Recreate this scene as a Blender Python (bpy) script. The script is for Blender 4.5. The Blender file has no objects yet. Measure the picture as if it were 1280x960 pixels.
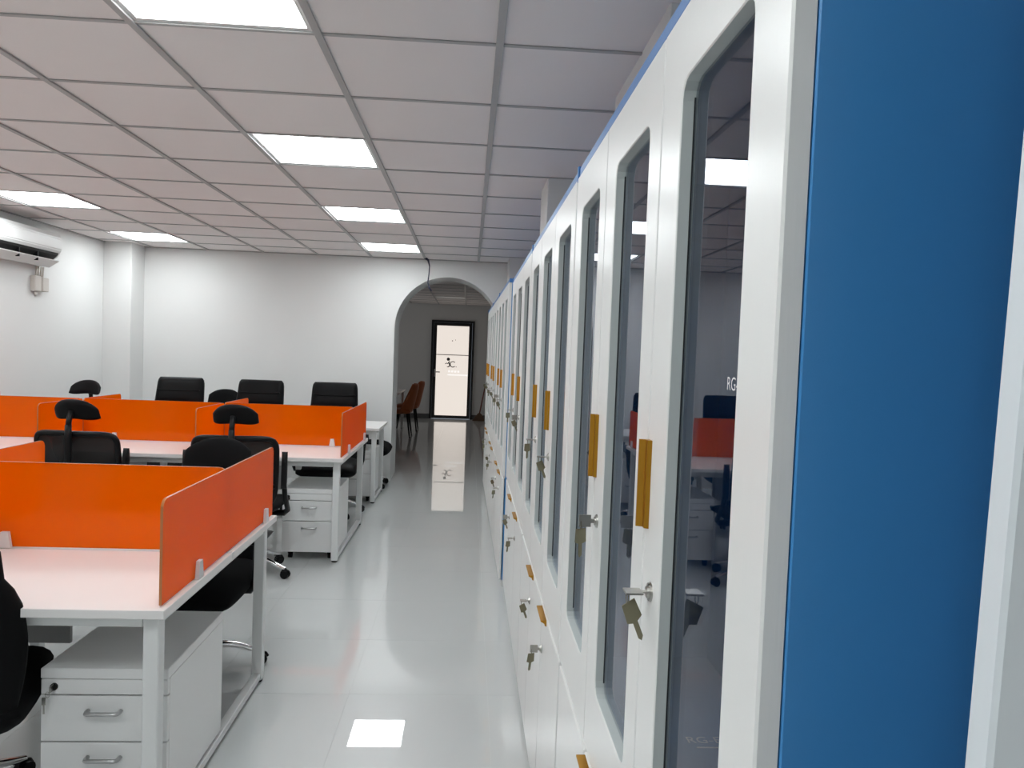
import bpy, bmesh, math, random
from mathutils import Vector, Matrix, noise
random.seed(4)
SC = bpy.context.scene
COL = SC.collection
PI = math.pi

# ------------------------------------------------------------------ camera
cam_d = bpy.data.cameras.new('camera')
cam_d.sensor_width = 36.0
cam_d.lens = 915.39 / 1280 * 36.0
cam_d.clip_start = 0.02
cam = bpy.data.objects.new('camera', cam_d)
COL.objects.link(cam)
YAW, PITCH, ROLL = 0.0594048, -0.04151996, -0.03693625
fw = Vector((math.sin(YAW) * math.cos(PITCH), math.cos(YAW) * math.cos(PITCH), math.sin(PITCH)))
rt = Vector((math.cos(YAW), -math.sin(YAW), 0))
dn = fw.cross(rt)
c_, s_ = math.cos(ROLL), math.sin(ROLL)
RT = c_ * rt + s_ * dn
DN = -s_ * rt + c_ * dn
m3 = Matrix((RT, -DN, -fw)).transposed()
cam.matrix_world = Matrix.Translation((0, 0, 1.5)) @ m3.to_4x4()
SC.camera = cam

# ------------------------------------------------------------------ world, exposure
w = bpy.data.worlds.new('world')
w.use_nodes = True
w.node_tree.nodes['Background'].inputs[0].default_value = (0.75, 0.85, 1.0, 1)
w.node_tree.nodes['Background'].inputs[1].default_value = 0.3
SC.world = w
SC.view_settings.view_transform = 'Standard'
SC.view_settings.look = 'None'
SC.view_settings.gamma = 1.0
SC.view_settings.use_curve_mapping = False
SC.view_settings.exposure = 0.0
PANEL = 16.0        # emission of the ceiling panels
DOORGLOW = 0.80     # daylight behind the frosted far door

# ------------------------------------------------------------------ materials
MATS = {}
def mat(name, col, rough=0.5, metal=0.0, coat=0.0, ior=1.5, bump=0.0, bscale=200.0, bstretch=(1, 1, 1),
        var=0.0, vscale=3.0, coat_rough=0.03, alpha=None, spec=0.5):
    m = bpy.data.materials.new(name)
    m.use_nodes = True
    nt = m.node_tree
    b = nt.nodes['Principled BSDF']
    b.inputs['Base Color'].default_value = (*col, 1)
    b.inputs['Roughness'].default_value = rough
    b.inputs['Metallic'].default_value = metal
    b.inputs['IOR'].default_value = ior
    b.inputs['Specular IOR Level'].default_value = spec
    b.inputs['Coat Weight'].default_value = coat
    b.inputs['Coat Roughness'].default_value = coat_rough
    tc = nt.nodes.new('ShaderNodeTexCoord')
    if bump:
        mp = nt.nodes.new('ShaderNodeMapping')
        mp.inputs['Scale'].default_value = bstretch
        n = nt.nodes.new('ShaderNodeTexNoise')
        n.inputs['Scale'].default_value = bscale
        n.inputs['Detail'].default_value = 3
        bp = nt.nodes.new('ShaderNodeBump')
        bp.inputs['Strength'].default_value = bump
        bp.inputs['Distance'].default_value = 0.002
        nt.links.new(tc.outputs['Object'], mp.inputs[0])
        nt.links.new(mp.outputs[0], n.inputs[0])
        nt.links.new(n.outputs[0], bp.inputs['Height'])
        nt.links.new(bp.outputs[0], b.inputs['Normal'])
    if var:
        n2 = nt.nodes.new('ShaderNodeTexNoise')
        n2.inputs['Scale'].default_value = vscale
        n2.inputs['Detail'].default_value = 4
        mx = nt.nodes.new('ShaderNodeMix')
        mx.data_type = 'RGBA'
        mx.inputs[6].default_value = (*[c * (1 - var) for c in col], 1)
        mx.inputs[7].default_value = (*[min(1, c * (1 + var)) for c in col], 1)
        nt.links.new(tc.outputs['Object'], n2.inputs[0])
        nt.links.new(n2.outputs[0], mx.inputs[0])
        nt.links.new(mx.outputs[2], b.inputs['Base Color'])
    MATS[name] = m
    return m

wall_m = mat('wall_paint', (0.74, 0.74, 0.73), 0.7, bump=0.06, bscale=90, var=0.015)
tile_m = mat('ceiling_tile_board', (0.83, 0.78, 0.765), 0.9, bump=0.15, bscale=350, var=0.02)
tbar_m = mat('ceiling_grid_steel', (0.42, 0.41, 0.405), 0.5)
floor_m = mat('polished_porcelain', (0.62, 0.64, 0.635), 0.30, ior=1.5, coat=1.0, coat_rough=0.010, var=0.02, vscale=5)
floor_m.node_tree.nodes['Principled BSDF'].inputs['Coat IOR'].default_value = 1.75
joint_m = mat('floor_joint', (0.60, 0.62, 0.615), 0.4)
base_m = mat('dark_grey_baseboard', (0.10, 0.10, 0.10), 0.4)
door_w = mat('white_powder_coat', (0.80, 0.805, 0.79), 0.28, ior=1.5, bump=0.10, bscale=60, bstretch=(4, 6, 0.25), var=0.02, vscale=8)
return_shade = mat('window_return_shade', (0.56, 0.60, 0.585), 0.4)  # inner faces of the door openings, their shade put into the colour
fill_m = mat('grey_filler', (0.30, 0.31, 0.32), 0.5)
blue_m = mat('blue_powder_coat', (0.052, 0.265, 0.60), 0.33, bump=0.04, bscale=500)
blue_l = mat('blue_cabinet_trim', (0.075, 0.22, 0.52), 0.3)
gold_m = mat('gold_anodised', (0.50, 0.245, 0.025), 0.36, metal=0.85)
steel_m = mat('satin_nickel', (0.40, 0.39, 0.36), 0.28, metal=1.0)
key_m = mat('key_brass_nickel', (0.22, 0.205, 0.14), 0.45, metal=0.9)
chrome_m = mat('chrome', (0.8, 0.8, 0.8), 0.08, metal=1.0)
dark_gap = mat('dark_gasket', (0.02, 0.022, 0.025), 0.5)
desk_m = mat('white_laminate', (0.82, 0.80, 0.785), 0.30, var=0.01)
frame_m = mat('white_steel', (0.74, 0.75, 0.745), 0.4)
ped_m = mat('white_pedestal_steel', (0.80, 0.80, 0.795), 0.38)
modest_m = mat('grey_modesty_board', (0.42, 0.42, 0.42), 0.5)
plastic_m = mat('black_plastic', (0.005, 0.005, 0.0055), 0.42, spec=0.22)
leather_m = mat('black_leather', (0.005, 0.005, 0.0055), 0.5, bump=0.25, bscale=260, spec=0.14)
fabric_m = mat('black_fabric', (0.004, 0.004, 0.0045), 0.9, bump=0.3, bscale=400, spec=0.15)
handle_m = mat('brushed_aluminium', (0.50, 0.50, 0.50), 0.35, metal=1.0)
white_pl = mat('white_plastic', (0.72, 0.72, 0.71), 0.35)
beige_pl = mat('beige_plastic', (0.58, 0.54, 0.50), 0.5)
orange_fab = mat('orange_brown_leather', (0.42, 0.105, 0.025), 0.5, bump=0.15, bscale=200)
wood_dark = mat('dark_broom_wood', (0.20, 0.06, 0.045), 0.5)
bristle_m = mat('broom_bristle', (0.13, 0.075, 0.045), 0.8, bump=0.6, bscale=300)
black_al = mat('black_aluminium', (0.012, 0.012, 0.013), 0.35)
cable_m = mat('dark_blue_cable', (0.02, 0.02, 0.05), 0.5)
print_m = mat('grey_print', (0.045, 0.042, 0.040), 0.6)
print_w = mat('white_print', (0.75, 0.78, 0.82), 0.6)
print_g = mat('faint_print', (0.85, 0.88, 0.90), 0.6)
off_panel = mat('unlit_diffuser', (0.80, 0.80, 0.80), 0.4)
far_paint = mat('far_room_paint', (0.74, 0.74, 0.725), 0.7, bump=0.06, bscale=90)
panel_w = mat('white_board', (0.72, 0.77, 0.80), 0.35)

def emis(name, col, s):
    m = bpy.data.materials.new(name)
    m.use_nodes = True
    nt = m.node_tree
    nt.nodes.clear()
    e = nt.nodes.new('ShaderNodeEmission')
    e.inputs[0].default_value = (*col, 1)
    e.inputs[1].default_value = s
    o = nt.nodes.new('ShaderNodeOutputMaterial')
    nt.links.new(e.outputs[0], o.inputs[0])
    return m
led_m = emis('led_diffuser', (0.93, 0.985, 1.0), PANEL)

def frosted_door():
    m = bpy.data.materials.new('frosted_daylit_glass')
    m.use_nodes = True
    nt = m.node_tree
    b = nt.nodes['Principled BSDF']
    b.inputs['Base Color'].default_value = (0.3, 0.3, 0.29, 1)
    b.inputs['Roughness'].default_value = 0.25
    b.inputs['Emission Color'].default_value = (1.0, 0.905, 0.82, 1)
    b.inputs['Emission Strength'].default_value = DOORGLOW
    return m
frost_m = frosted_door()

def glass_mat():
    m = bpy.data.materials.new('cabinet_glass')
    m.use_nodes = True
    nt = m.node_tree
    nt.nodes.clear()
    o = nt.nodes.new('ShaderNodeOutputMaterial')
    t = nt.nodes.new('ShaderNodeBsdfTransparent')
    t.inputs[0].default_value = (0.58, 0.62, 0.64, 1)
    g = nt.nodes.new('ShaderNodeBsdfGlossy')
    g.inputs['Color'].default_value = (0.90, 0.92, 1.0, 1)
    g.inputs['Roughness'].default_value = 0.0
    f = nt.nodes.new('ShaderNodeFresnel')
    geo = nt.nodes.new('ShaderNodeNewGeometry')
    io = nt.nodes.new('ShaderNodeMix')          # same reflectance on both faces of the pane
    io.inputs[2].default_value = 1.42
    io.inputs[3].default_value = 1 / 1.42
    nt.links.new(geo.outputs['Backfacing'], io.inputs[0])
    nt.links.new(io.outputs[0], f.inputs[0])
    mx = nt.nodes.new('ShaderNodeMixShader')
    nt.links.new(f.outputs[0], mx.inputs[0])
    nt.links.new(t.outputs[0], mx.inputs[1])
    nt.links.new(g.outputs[0], mx.inputs[2])
    nt.links.new(mx.outputs[0], o.inputs[0])
    return m
glass_m = glass_mat()

def orange_mat(name, base, trans, fac):
    m = bpy.data.materials.new(name)
    m.use_nodes = True
    nt = m.node_tree
    b = nt.nodes['Principled BSDF']
    b.inputs['Base Color'].default_value = (*base, 1)
    b.inputs['Roughness'].default_value = 0.12
    o = nt.nodes['Material Output']
    tl = nt.nodes.new('ShaderNodeBsdfTranslucent')
    tl.inputs[0].default_value = (*base, 1)
    m1 = nt.nodes.new('ShaderNodeMixShader')
    m1.inputs[0].default_value = 0.55
    t = nt.nodes.new('ShaderNodeBsdfTransparent')
    t.inputs[0].default_value = (*trans, 1)
    m2 = nt.nodes.new('ShaderNodeMixShader')
    m2.inputs[0].default_value = fac
    nt.links.new(b.outputs[0], m1.inputs[1])
    nt.links.new(tl.outputs[0], m1.inputs[2])
    nt.links.new(m1.outputs[0], m2.inputs[1])
    nt.links.new(t.outputs[0], m2.inputs[2])
    nt.links.new(m2.outputs[0], o.inputs[0])
    return m
orange_m = orange_mat('orange_acrylic', (0.91, 0.235, 0.0005), (1.0, 0.44, 0.03), 0.22)
orange_e = mat('orange_acrylic_edge', (0.50, 0.19, 0.06), 0.15)

def mesh_fabric():
    m = bpy.data.materials.new('black_mesh_fabric')
    m.use_nodes = True
    nt = m.node_tree
    b = nt.nodes['Principled BSDF']
    b.inputs['Base Color'].default_value = (0.007, 0.006, 0.006, 1)
    b.inputs['Roughness'].default_value = 0.8
    o = nt.nodes['Material Output']
    t = nt.nodes.new('ShaderNodeBsdfTransparent')
    mx = nt.nodes.new('ShaderNodeMixShader')
    mx.inputs[0].default_value = 0.10
    nt.links.new(b.outputs[0], mx.inputs[1])
    nt.links.new(t.outputs[0], mx.inputs[2])
    nt.links.new(mx.outputs[0], o.inputs[0])
    return m
mesh_m = mesh_fabric()

# ------------------------------------------------------------------ mesh helpers
def BM(): return bmesh.new()

def box(bm, x0, x1, y0, y1, z0, z1, bev=0.0, seg=1):
    vs = [bm.verts.new((x, y, z)) for x in (x0, x1) for y in (y0, y1) for z in (z0, z1)]
    F = [(0, 1, 3, 2), (4, 6, 7, 5), (0, 4, 5, 1), (2, 3, 7, 6), (0, 2, 6, 4), (1, 5, 7, 3)]
    fs = [bm.faces.new([vs[i] for i in f]) for f in F]
    if bev:
        es = list({e for f in fs for e in f.edges})
        bmesh.ops.bevel(bm, geom=es, offset=bev, segments=seg, affect='EDGES', profile=0.5)
    return fs

def prism(bm, pts, axis, a0, a1):
    """extrude a 2D polygon along an axis: axis 'x' -> pts are (y,z), 'y' -> (x,z), 'z' -> (x,y)"""
    def P(p, a):
        if axis == 'x': return (a, p[0], p[1])
        if axis == 'y': return (p[0], a, p[1])
        return (p[0], p[1], a)
    A = [bm.verts.new(P(p, a0)) for p in pts]
    B = [bm.verts.new(P(p, a1)) for p in pts]
    n = len(pts)
    caps = [bm.faces.new(A[::-1]), bm.faces.new(B)]
    sides = [bm.faces.new((A[i], A[(i + 1) % n], B[(i + 1) % n], B[i])) for i in range(n)]
    return caps, sides

def tube(bm, pts, r, n=8, closed=False, rz=None):
    pts = [Vector(p) for p in pts]
    rings = []
    N = len(pts)
    rs = r if isinstance(r, (list, tuple)) else [r] * N
    prev = None
    for i, p in enumerate(pts):
        if closed:
            t = pts[(i + 1) % N] - pts[i - 1]
        else:
            t = pts[min(i + 1, N - 1)] - pts[max(i - 1, 0)]
        t.normalize()
        if prev is None:
            up = Vector((0, 0, 1)) if abs(t.z) < 0.9 else Vector((1, 0, 0))
        else:
            up = prev
        a = t.cross(up)
        if a.length < 1e-5: a = t.cross(Vector((0, 1, 0)))
        a.normalize()
        b = a.cross(t).normalized()
        prev = b
        k = rz if rz else 1.0
        rings.append([bm.verts.new(p + (a * math.cos(2 * PI * j / n) + b * math.sin(2 * PI * j / n) * k) * rs[i]) for j in range(n)])
    for i in range(N if closed else N - 1):
        A, B = rings[i], rings[(i + 1) % N]
        for j in range(n):
            bm.faces.new((A[j], A[(j + 1) % n], B[(j + 1) % n], B[j]))
    if not closed:
        bm.faces.new(rings[0][::-1]); bm.faces.new(rings[-1])

def cyl(bm, p0, p1, r0, r1=None, n=16):
    tube(bm, [p0, p1], [r0, r0 if r1 is None else r1], n)

def pad(bm, fn, nu=12, nv=12, T=0.05, pu=6, pv=6, back=0.5):
    """closed cushion: fn(u,v) in [-1,1]^2 -> centre point; thickness falls off to the rim"""
    def P(u, v): return Vector(fn(u, v))
    fr, bk = [], []
    for i in range(nu + 1):
        # cluster samples toward the rim
        u = math.sin((i / nu * 2 - 1) * PI / 2)
        rf, rb = [], []
        for j in range(nv + 1):
            v = math.sin((j / nv * 2 - 1) * PI / 2)
            e = 1e-3
            p = P(u, v)
            du = P(min(1, u + e), v) - P(max(-1, u - e), v)
            dv = P(u, min(1, v + e)) - P(u, max(-1, v - e))
            nrm = du.cross(dv)
            nrm = nrm.normalized() if nrm.length > 1e-9 else Vector((0, -1, 0))
            t = T * math.sqrt(max(0, 1 - abs(u) ** pu)) * math.sqrt(max(0, 1 - abs(v) ** pv))
            rim = i in (0, nu) or j in (0, nv)
            if rim:
                q = bm.verts.new(p); rf.append(q); rb.append(q)
            else:
                rf.append(bm.verts.new(p + nrm * t * (1 - back)))
                rb.append(bm.verts.new(p - nrm * t * back))
        fr.append(rf); bk.append(rb)
    for i in range(nu):
        for j in range(nv):
            bm.faces.new((fr[i][j], fr[i + 1][j], fr[i + 1][j + 1], fr[i][j + 1]))
            bm.faces.new((bk[i][j], bk[i][j + 1], bk[i + 1][j + 1], bk[i + 1][j]))

def obj(name, bm, m, parent=None, smooth=False, kind=None, loc=None, sharp=None):
    bmesh.ops.recalc_face_normals(bm, faces=bm.faces[:])
    me = bpy.data.meshes.new(name)
    bm.to_mesh(me); bm.free()
    for x in (m if isinstance(m, (list, tuple)) else [m]): me.materials.append(x)
    if smooth:
        me.polygons.foreach_set('use_smooth', [True] * len(me.polygons))
        if sharp: me.set_sharp_from_angle(angle=math.radians(sharp))
    o = bpy.data.objects.new(name, me)
    COL.objects.link(o)
    if parent: o.parent = parent
    if kind: o['kind'] = kind
    if loc: o.location = loc
    return o

def inst(name, me, parent=None, loc=(0, 0, 0), rot=None):
    o = bpy.data.objects.new(name, me)
    COL.objects.link(o)
    o.parent = parent
    o.location = loc
    if rot: o.rotation_euler = rot
    return o

def struct(name, bm, m, **k):
    return obj(name, bm, m, kind='structure', **k)

def thing(name, label, cat, loc=(0, 0, 0), rz=0.0, group=None):
    o = bpy.data.objects.new(name, None)
    o.empty_display_size = 0.1
    COL.objects.link(o)
    o.location = loc
    o.rotation_euler = (0, 0, rz)
    o['label'] = label; o['category'] = cat
    if group: o['group'] = group
    return o

def tag(o, label, cat, group=None):
    o['label'] = label; o['category'] = cat
    if group: o['group'] = group
    return o

KIDS = {}
def dup(root, loc, rz, label, group=None):
    r = root.copy(); COL.objects.link(r)
    r.location = loc; r.rotation_euler = (0, 0, rz)
    r['label'] = label
    if group: r['group'] = group
    for ch in list(root.children):
        c = ch.copy(); COL.objects.link(c); c.parent = r
        for g in list(ch.children):
            d = g.copy(); COL.objects.link(d); d.parent = c
    return r

# ------------------------------------------------------------------ room shell
CZ = 2.53                       # ceiling height
XL, XR = -3.92, 0.69            # side walls
YB, YF = -3.0, 8.40             # wall behind the camera, far wall
Y2 = 16.30                      # end wall of the far room

bm = BM(); box(bm, XL - 0.2, 1.2, YB - 0.2, Y2 + 0.3, -0.12, -0.0015)
floor = struct('floor', bm, joint_m)
fx = [0.13 + 0.6 * k for k in range(-7, 2)]
fx = [XL] + [x for x in fx if XL + 0.02 < x < XR - 0.02] + [XR]
fy = [3.15 + 0.6 * k for k in range(-11, 23)]
fy = [YB] + [y for y in fy if YB + 0.02 < y < Y2 - 0.02] + [Y2]
fmesh = {}
for i in range(len(fx) - 1):
    for j in range(len(fy) - 1):
        dx, dy = fx[i + 1] - fx[i], fy[j + 1] - fy[j]
        key = (round(dx, 3), round(dy, 3))
        if key not in fmesh:
            b = BM()
            g = 0.0005
            box(b, g, dx - g, g, dy - g, -0.002, 0)
            t = obj('floor_tile', b, floor_m, floor)
            fmesh[key] = t.data
            t.location = (fx[i], fy[j], 0)
        else:
            t = inst('floor_tile', fmesh[key], floor, (fx[i], fy[j], 0))
        t.name = 'floor_tile'

bm = BM(); box(bm, XL - 0.2, 1.2, YB - 0.2, Y2 + 0.3, CZ + 0.14, CZ + 0.25)
ceiling = struct('ceiling', bm, tile_m)
cx = [-1.134 + 0.6 * c for c in range(-4, 4)]
cy = [2.5 + 0.6 * r for r in range(-9, 10)]
gx = [XL] + cx[:-1] + [XR]
gy = [YB] + cy + [YF]
LIT = [(c, r) for c in (0, -4) for r in (-7, -4, -1, 2, 5, 8) if (c, r) != (-4, -7)]
def is_light(x, y):
    return any(abs(x - (-1.134 + 0.6 * c)) < 0.05 and abs(y - (2.5 + 0.6 * r)) < 0.05 for c, r in LIT)
cmesh = {}
def ceil_tile(x0, x1, y0, y1):
    key = (round(x1 - x0, 3), round(y1 - y0, 3))
    if key not in cmesh:
        b = BM()
        box(b, 0.005, x1 - x0 - 0.005, 0.005, y1 - y0 - 0.005, 0.0035, 0.016, bev=0.001)
        t = obj('ceiling_tile', b, tile_m, ceiling, loc=(x0, y0, CZ))
        cmesh[key] = t.data
    else:
        inst('ceiling_tile', cmesh[key], ceiling, (x0, y0, CZ))
for i in range(len(gx) - 1):
    for j in range(len(gy) - 1):
        if not is_light(gx[i], gy[j]):
            ceil_tile(gx[i], gx[i + 1], gy[j], gy[j + 1])
for i, x in enumerate(gx[1:-1]):
    b = BM()
    box(b, x - 0.013, x + 0.013, YB, YF, CZ - 0.006, CZ + 0.002, bev=0.001)
    box(b, x - 0.003, x + 0.003, YB, YF, CZ + 0.002, CZ + 0.04)
    obj('grid_runner', b, tbar_m, ceiling)
for y in gy[1:-1]:
    b = BM()
    box(b, XL, XR, y - 0.009, y + 0.009, CZ - 0.002, CZ + 0.003, bev=0.001)
    obj('cross_tee', b, tbar_m, ceiling)
# far room ceiling
fgx = [-2.95, -2.51, -1.91, -1.31, -0.71, -0.11, 0.49, XR]
fgy = [9.1 + 0.6 * k for k in range(12)] + [Y2]
for i in range(len(fgx) - 1):
    for j in range(len(fgy) - 1):
        if not (i == 4 and j == 8):
            ceil_tile(fgx[i], fgx[i + 1], fgy[j], fgy[j + 1])
for x in fgx[1:-1]:
    b = BM(); box(b, x - 0.012, x + 0.012, 9.1, Y2, CZ - 0.004, CZ + 0.003); obj('grid_runner', b, tbar_m, ceiling)
for y in fgy[1:-1]:
    b = BM(); box(b, -3.0, XR, y - 0.009, y + 0.009, CZ - 0.002, CZ + 0.003); obj('cross_tee', b, tbar_m, ceiling)

# walls
bm = BM(); box(bm, XL - 0.15, XL, YB, YF, -0.004, CZ + 0.14); struct('wall_left', bm, wall_m)
bm = BM(); box(bm, XR, XR + 0.15, YB, Y2, -0.004, CZ + 0.14); struct('wall_right', bm, wall_m)
bm = BM(); box(bm, XL - 0.15, XR + 0.15, YB - 0.15, YB, -0.004, CZ + 0.14); struct('wall_near', bm, wall_m)
# far wall with the arch
AC, AR, AZ = -0.26, 0.60, 1.74
bm = BM()
n = 40
arc = [(AC + AR * math.cos(PI - PI * k / n), AZ + AR * math.sin(PI * k / n)) for k in range(n + 1)]
def wallring(y):
    return y
TH = 0.55
pts_top = CZ + 0.14
fa = []
for y in (YF, YF + TH):
    # left field, right field, arch spandrel quads
    L = [bm.verts.new(p) for p in ((XL - 0.15, y, -0.004), (arc[0][0], y, -0.004), (arc[0][0], y, AZ), (arc[0][0], y, pts_top), (XL - 0.15, y, pts_top))]
    bm.faces.new(L)
    R_ = [bm.verts.new(p) for p in ((arc[-1][0], y, -0.004), (XR, y, -0.004), (XR, y, pts_top), (arc[-1][0], y, pts_top), (arc[-1][0], y, AZ))]
    bm.faces.new(R_)
    lo = [bm.verts.new((a[0], y, a[1])) for a in arc]
    hi = [bm.verts.new((a[0], y, pts_top)) for a in arc]
    for k in range(n): bm.faces.new((lo[k], lo[k + 1], hi[k + 1], hi[k]))
    fa.append((lo, L[1], R_[0]))
(l0, a0, b0), (l1, a1, b1) = fa
for k in range(n): bm.faces.new((l0[k], l0[k + 1], l1[k + 1], l1[k]))
bm.faces.new((a0, l0[0], l1[0], a1)); bm.faces.new((b0, b1, l1[-1], l0[-1]))
bmesh.ops.remove_doubles(bm, verts=bm.verts[:], dist=1e-5)
struct('wall_far', bm, wall_m)
# corner pillar, columns boxed in above the cabinets
bm = BM(); box(bm, XL, -3.63, 8.08, YF, 0, CZ + 0.1, bev=0.004); struct('trim_1', bm, wall_m)
bm = BM(); box(bm, 0.548, XR, 2.14, 2.95, 2.02, CZ + 0.1, bev=0.003); struct('trim_2', bm, wall_m)
bm = BM(); box(bm, 0.422, XR, 4.30, 4.70, 2.02, CZ + 0.1, bev=0.003); struct('trim_3', bm, wall_m)
bm = BM(); box(bm, 0.40, XR, 7.98, YF, 2.02, CZ + 0.1, bev=0.003); struct('trim_4', bm, wall_m)
# wall angle strips under the ceiling
bm = BM(); box(bm, XL, XL + 0.02, YB, 8.08, CZ - 0.006, CZ + 0.002); struct('trim_5', bm, tbar_m)
bm = BM(); box(bm, -3.63, XR, YF - 0.02, YF, CZ - 0.006, CZ + 0.002); struct('trim_6', bm, tbar_m)
# far room
bm = BM(); box(bm, -3.15, -2.95, YF + TH, Y2, -0.004, CZ + 0.14); struct('wall_far_room_left', bm, far_paint)
bm = BM()
DX0, DX1, DZ = -0.850, 0.095, 2.180
box(bm, -3.15, DX0, Y2, Y2 + 0.2, -0.004, CZ + 0.14)
box(bm, DX1, XR + 0.15, Y2, Y2 + 0.2, -0.004, CZ + 0.14)
box(bm, DX0, DX1, Y2, Y2 + 0.2, DZ, CZ + 0.14)
struct('wall_far_room_end', bm, far_paint)
bm = BM(); box(bm, -2.95, DX0, Y2 - 0.012, Y2, 0, 0.10, bev=0.003); struct('baseboard_far_left', bm, base_m)
bm = BM(); box(bm, DX1, XR, Y2 - 0.012, Y2, 0, 0.10, bev=0.003); struct('baseboard_far_right', bm, base_m)

wl = bpy.data.lights.new('far_room_window_light', 'AREA')
wl.shape = 'RECTANGLE'; wl.size = 1.6; wl.size_y = 1.3; wl.energy = 6; wl.color = (0.95, 0.97, 1.0)
wlo = bpy.data.objects.new('far_room_window_light', wl); COL.objects.link(wlo)
wlo.location = (-2.93, 14.2, 1.6); wlo.rotation_euler = (0, -PI / 2, 0)

# frosted glass door at the end
door = bpy.data.objects.new('door_1', None); COL.objects.link(door); door['kind'] = 'structure'
door.location = (0, Y2, 0)
bm = BM()
prism(bm, [(DX0, 0.002), (DX0, DZ), (DX1, DZ), (DX1, 0.002), (DX1 - 0.045, 0.002), (DX1 - 0.045, DZ - 0.045), (DX0 + 0.045, DZ - 0.045), (DX0 + 0.045, 0.002)], 'y', -0.05, 0.08)
obj('door_frame', bm, black_al, door)
L0, L1, LT, LB = DX0 + 0.048, DX1 - 0.048, DZ - 0.048, 0.012
P0, P1, PT, PB = DX0 + 0.118, DX1 - 0.118, DZ - 0.118, 0.075
bm = BM()
box(bm, L0, P0, -0.03, 0.02, LB, LT, bev=0.003); box(bm, P1, L1, -0.03, 0.02, LB, LT, bev=0.003)
box(bm, P0, P1, -0.03, 0.02, PT, LT, bev=0.003); box(bm, P0, P1, -0.03, 0.02, LB, PB, bev=0.003)
leaf = obj('door_leaf', bm, black_al, door)
bm = BM(); box(bm, P0, P1, -0.008, 0.0, PB, PT); pane = obj('door_pane', bm, frost_m, door)
bm = BM(); box(bm, P0, P1, -0.0115, -0.0085, 1.412, 1.428); obj('glazing_bar', bm, mat('pale_bar', (0.30, 0.28, 0.26), 0.5), door)
bm = BM()
box(bm, P0 - 0.035, P0 - 0.012, -0.037, -0.03, 0.93, 1.10, bev=0.002)
cyl(bm, (P0 - 0.024, -0.03, 1.035), (P0 - 0.024, -0.085, 1.035), 0.011)
box(bm, P0 - 0.034, P0 + 0.095, -0.09, -0.072, 1.024, 1.046, bev=0.006)
obj('door_handle', bm, handle_m, door)
# printed emblem: dot over a curled S with a C beside it
bm = BM()
ex, ez, ey = -0.445, 1.225, -0.010
def ribbon(pts, r):
    tube(bm, [(ex + a, ey, ez + b) for a, b in pts], r, 6)
bmesh.ops.create_circle(bm, cap_ends=True, radius=0.036, segments=20, matrix=Matrix.Translation((ex - 0.018, ey - 0.001, ez + 0.098)) @ Matrix.Rotation(PI / 2, 4, 'X'))
ribbon([(-0.085, -0.01), (-0.055, 0.012), (-0.03, 0.0), (0.0, 0.03), (0.02, 0.05)], 0.010)
ribbon([(0.02, 0.05), (-0.012, 0.03), (0.012, -0.01), (0.02, -0.045), (-0.02, -0.075), (-0.045, -0.068)], [0.010, 0.014, 0.018, 0.016, 0.011, 0.006])
ribbon([(0.115 + 0.058 * math.cos(a) - 0.03, -0.012 + 0.062 * math.sin(a)) for a in [0.7 + k * (2 * PI - 1.4) / 14 for k in range(15)]], 0.010)
ribbon([(0.15, -0.062), (0.17, -0.07)], 0.007)
ribbon([(0.05, 0.325 + 0.18), (0.07, 0.33 + 0.18)], 0.012)
ribbon([(0.12, 0.345 + 0.18), (0.13, 0.35 + 0.18)], 0.010)
for v in bm.verts: v.co.y = ey + (v.co.y - ey) * 0.08
obj('printed_emblem', bm, print_m, door)
bm = BM()
wht = emis('daylit_lettering', (1, 0.97, 0.93), 1.0)  # daylight through the print band, put into its colour as emission
for k in range(4): box(bm, -0.46 + k * 0.068, -0.415 + k * 0.068, -0.010, -0.0085, 1.035, 1.075)
box(bm, -0.47, P1, -0.010, -0.0085, 0.965, 0.992)
MATS['daylit_band'] = wht
obj('daylit_print_band', bm, MATS['daylit_band'], door)

# ------------------------------------------------------------------ ceiling lights
LN = {(0, -1): 'square LED ceiling panel cut by the top edge, nearest over the front desks',
      (0, 2): 'lit square LED ceiling panel, second nearest of the row beside the aisle',
      (0, 5): 'lit square LED ceiling panel, third of the row beside the aisle',
      (0, 8): 'lit square LED ceiling panel beside the far wall, nearest to the arch',
      (-4, 5): 'lit square LED ceiling panel at the left edge above the air conditioner',
      (-4, 8): 'lit square LED ceiling panel near the corner pillar',
      (-4, 2): 'lit LED ceiling panel on the left, out of frame beyond the front desks',
      (-4, -1): 'lit LED ceiling panel on the left, just ahead of the camera and out of frame',
      (0, -4): 'lit LED ceiling panel over the aisle, right above the camera', (0, -7): 'lit LED ceiling panel over the aisle, behind the camera',
      (-4, -4): 'lit LED ceiling panel on the left, level with the camera', (-4, -7): 'lit LED ceiling panel in the rear left of the room'}
first = None
for (c, r) in LIT:
    x, y = -1.134 + 0.6 * c, 2.5 + 0.6 * r
    if first is None:
        first = thing('ceiling_light', LN[(c, r)], 'ceiling light', (x, y, CZ), 0, 'LED panels in the ceiling grid')
        b = BM()
        for q in ((0.006, 0.03, 0.006, 0.594), (0.57, 0.594, 0.006, 0.594), (0.03, 0.57, 0.006, 0.03), (0.03, 0.57, 0.57, 0.594)):
            box(b, *q, 0.003, 0.022)
        obj('light_frame', b, white_pl, first)
        b = BM(); box(b, 0.03, 0.57, 0.03, 0.57, 0.006, 0.012)
        obj('diffuser', b, led_m, first)
    else:
        dup(first, (x, y, CZ), 0, LN[(c, r)])
fl = thing('ceiling_light', 'unlit ceiling panel seen through the arch, above the glass door', 'ceiling light', (-0.71, 13.9, CZ))
b = BM()
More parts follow.
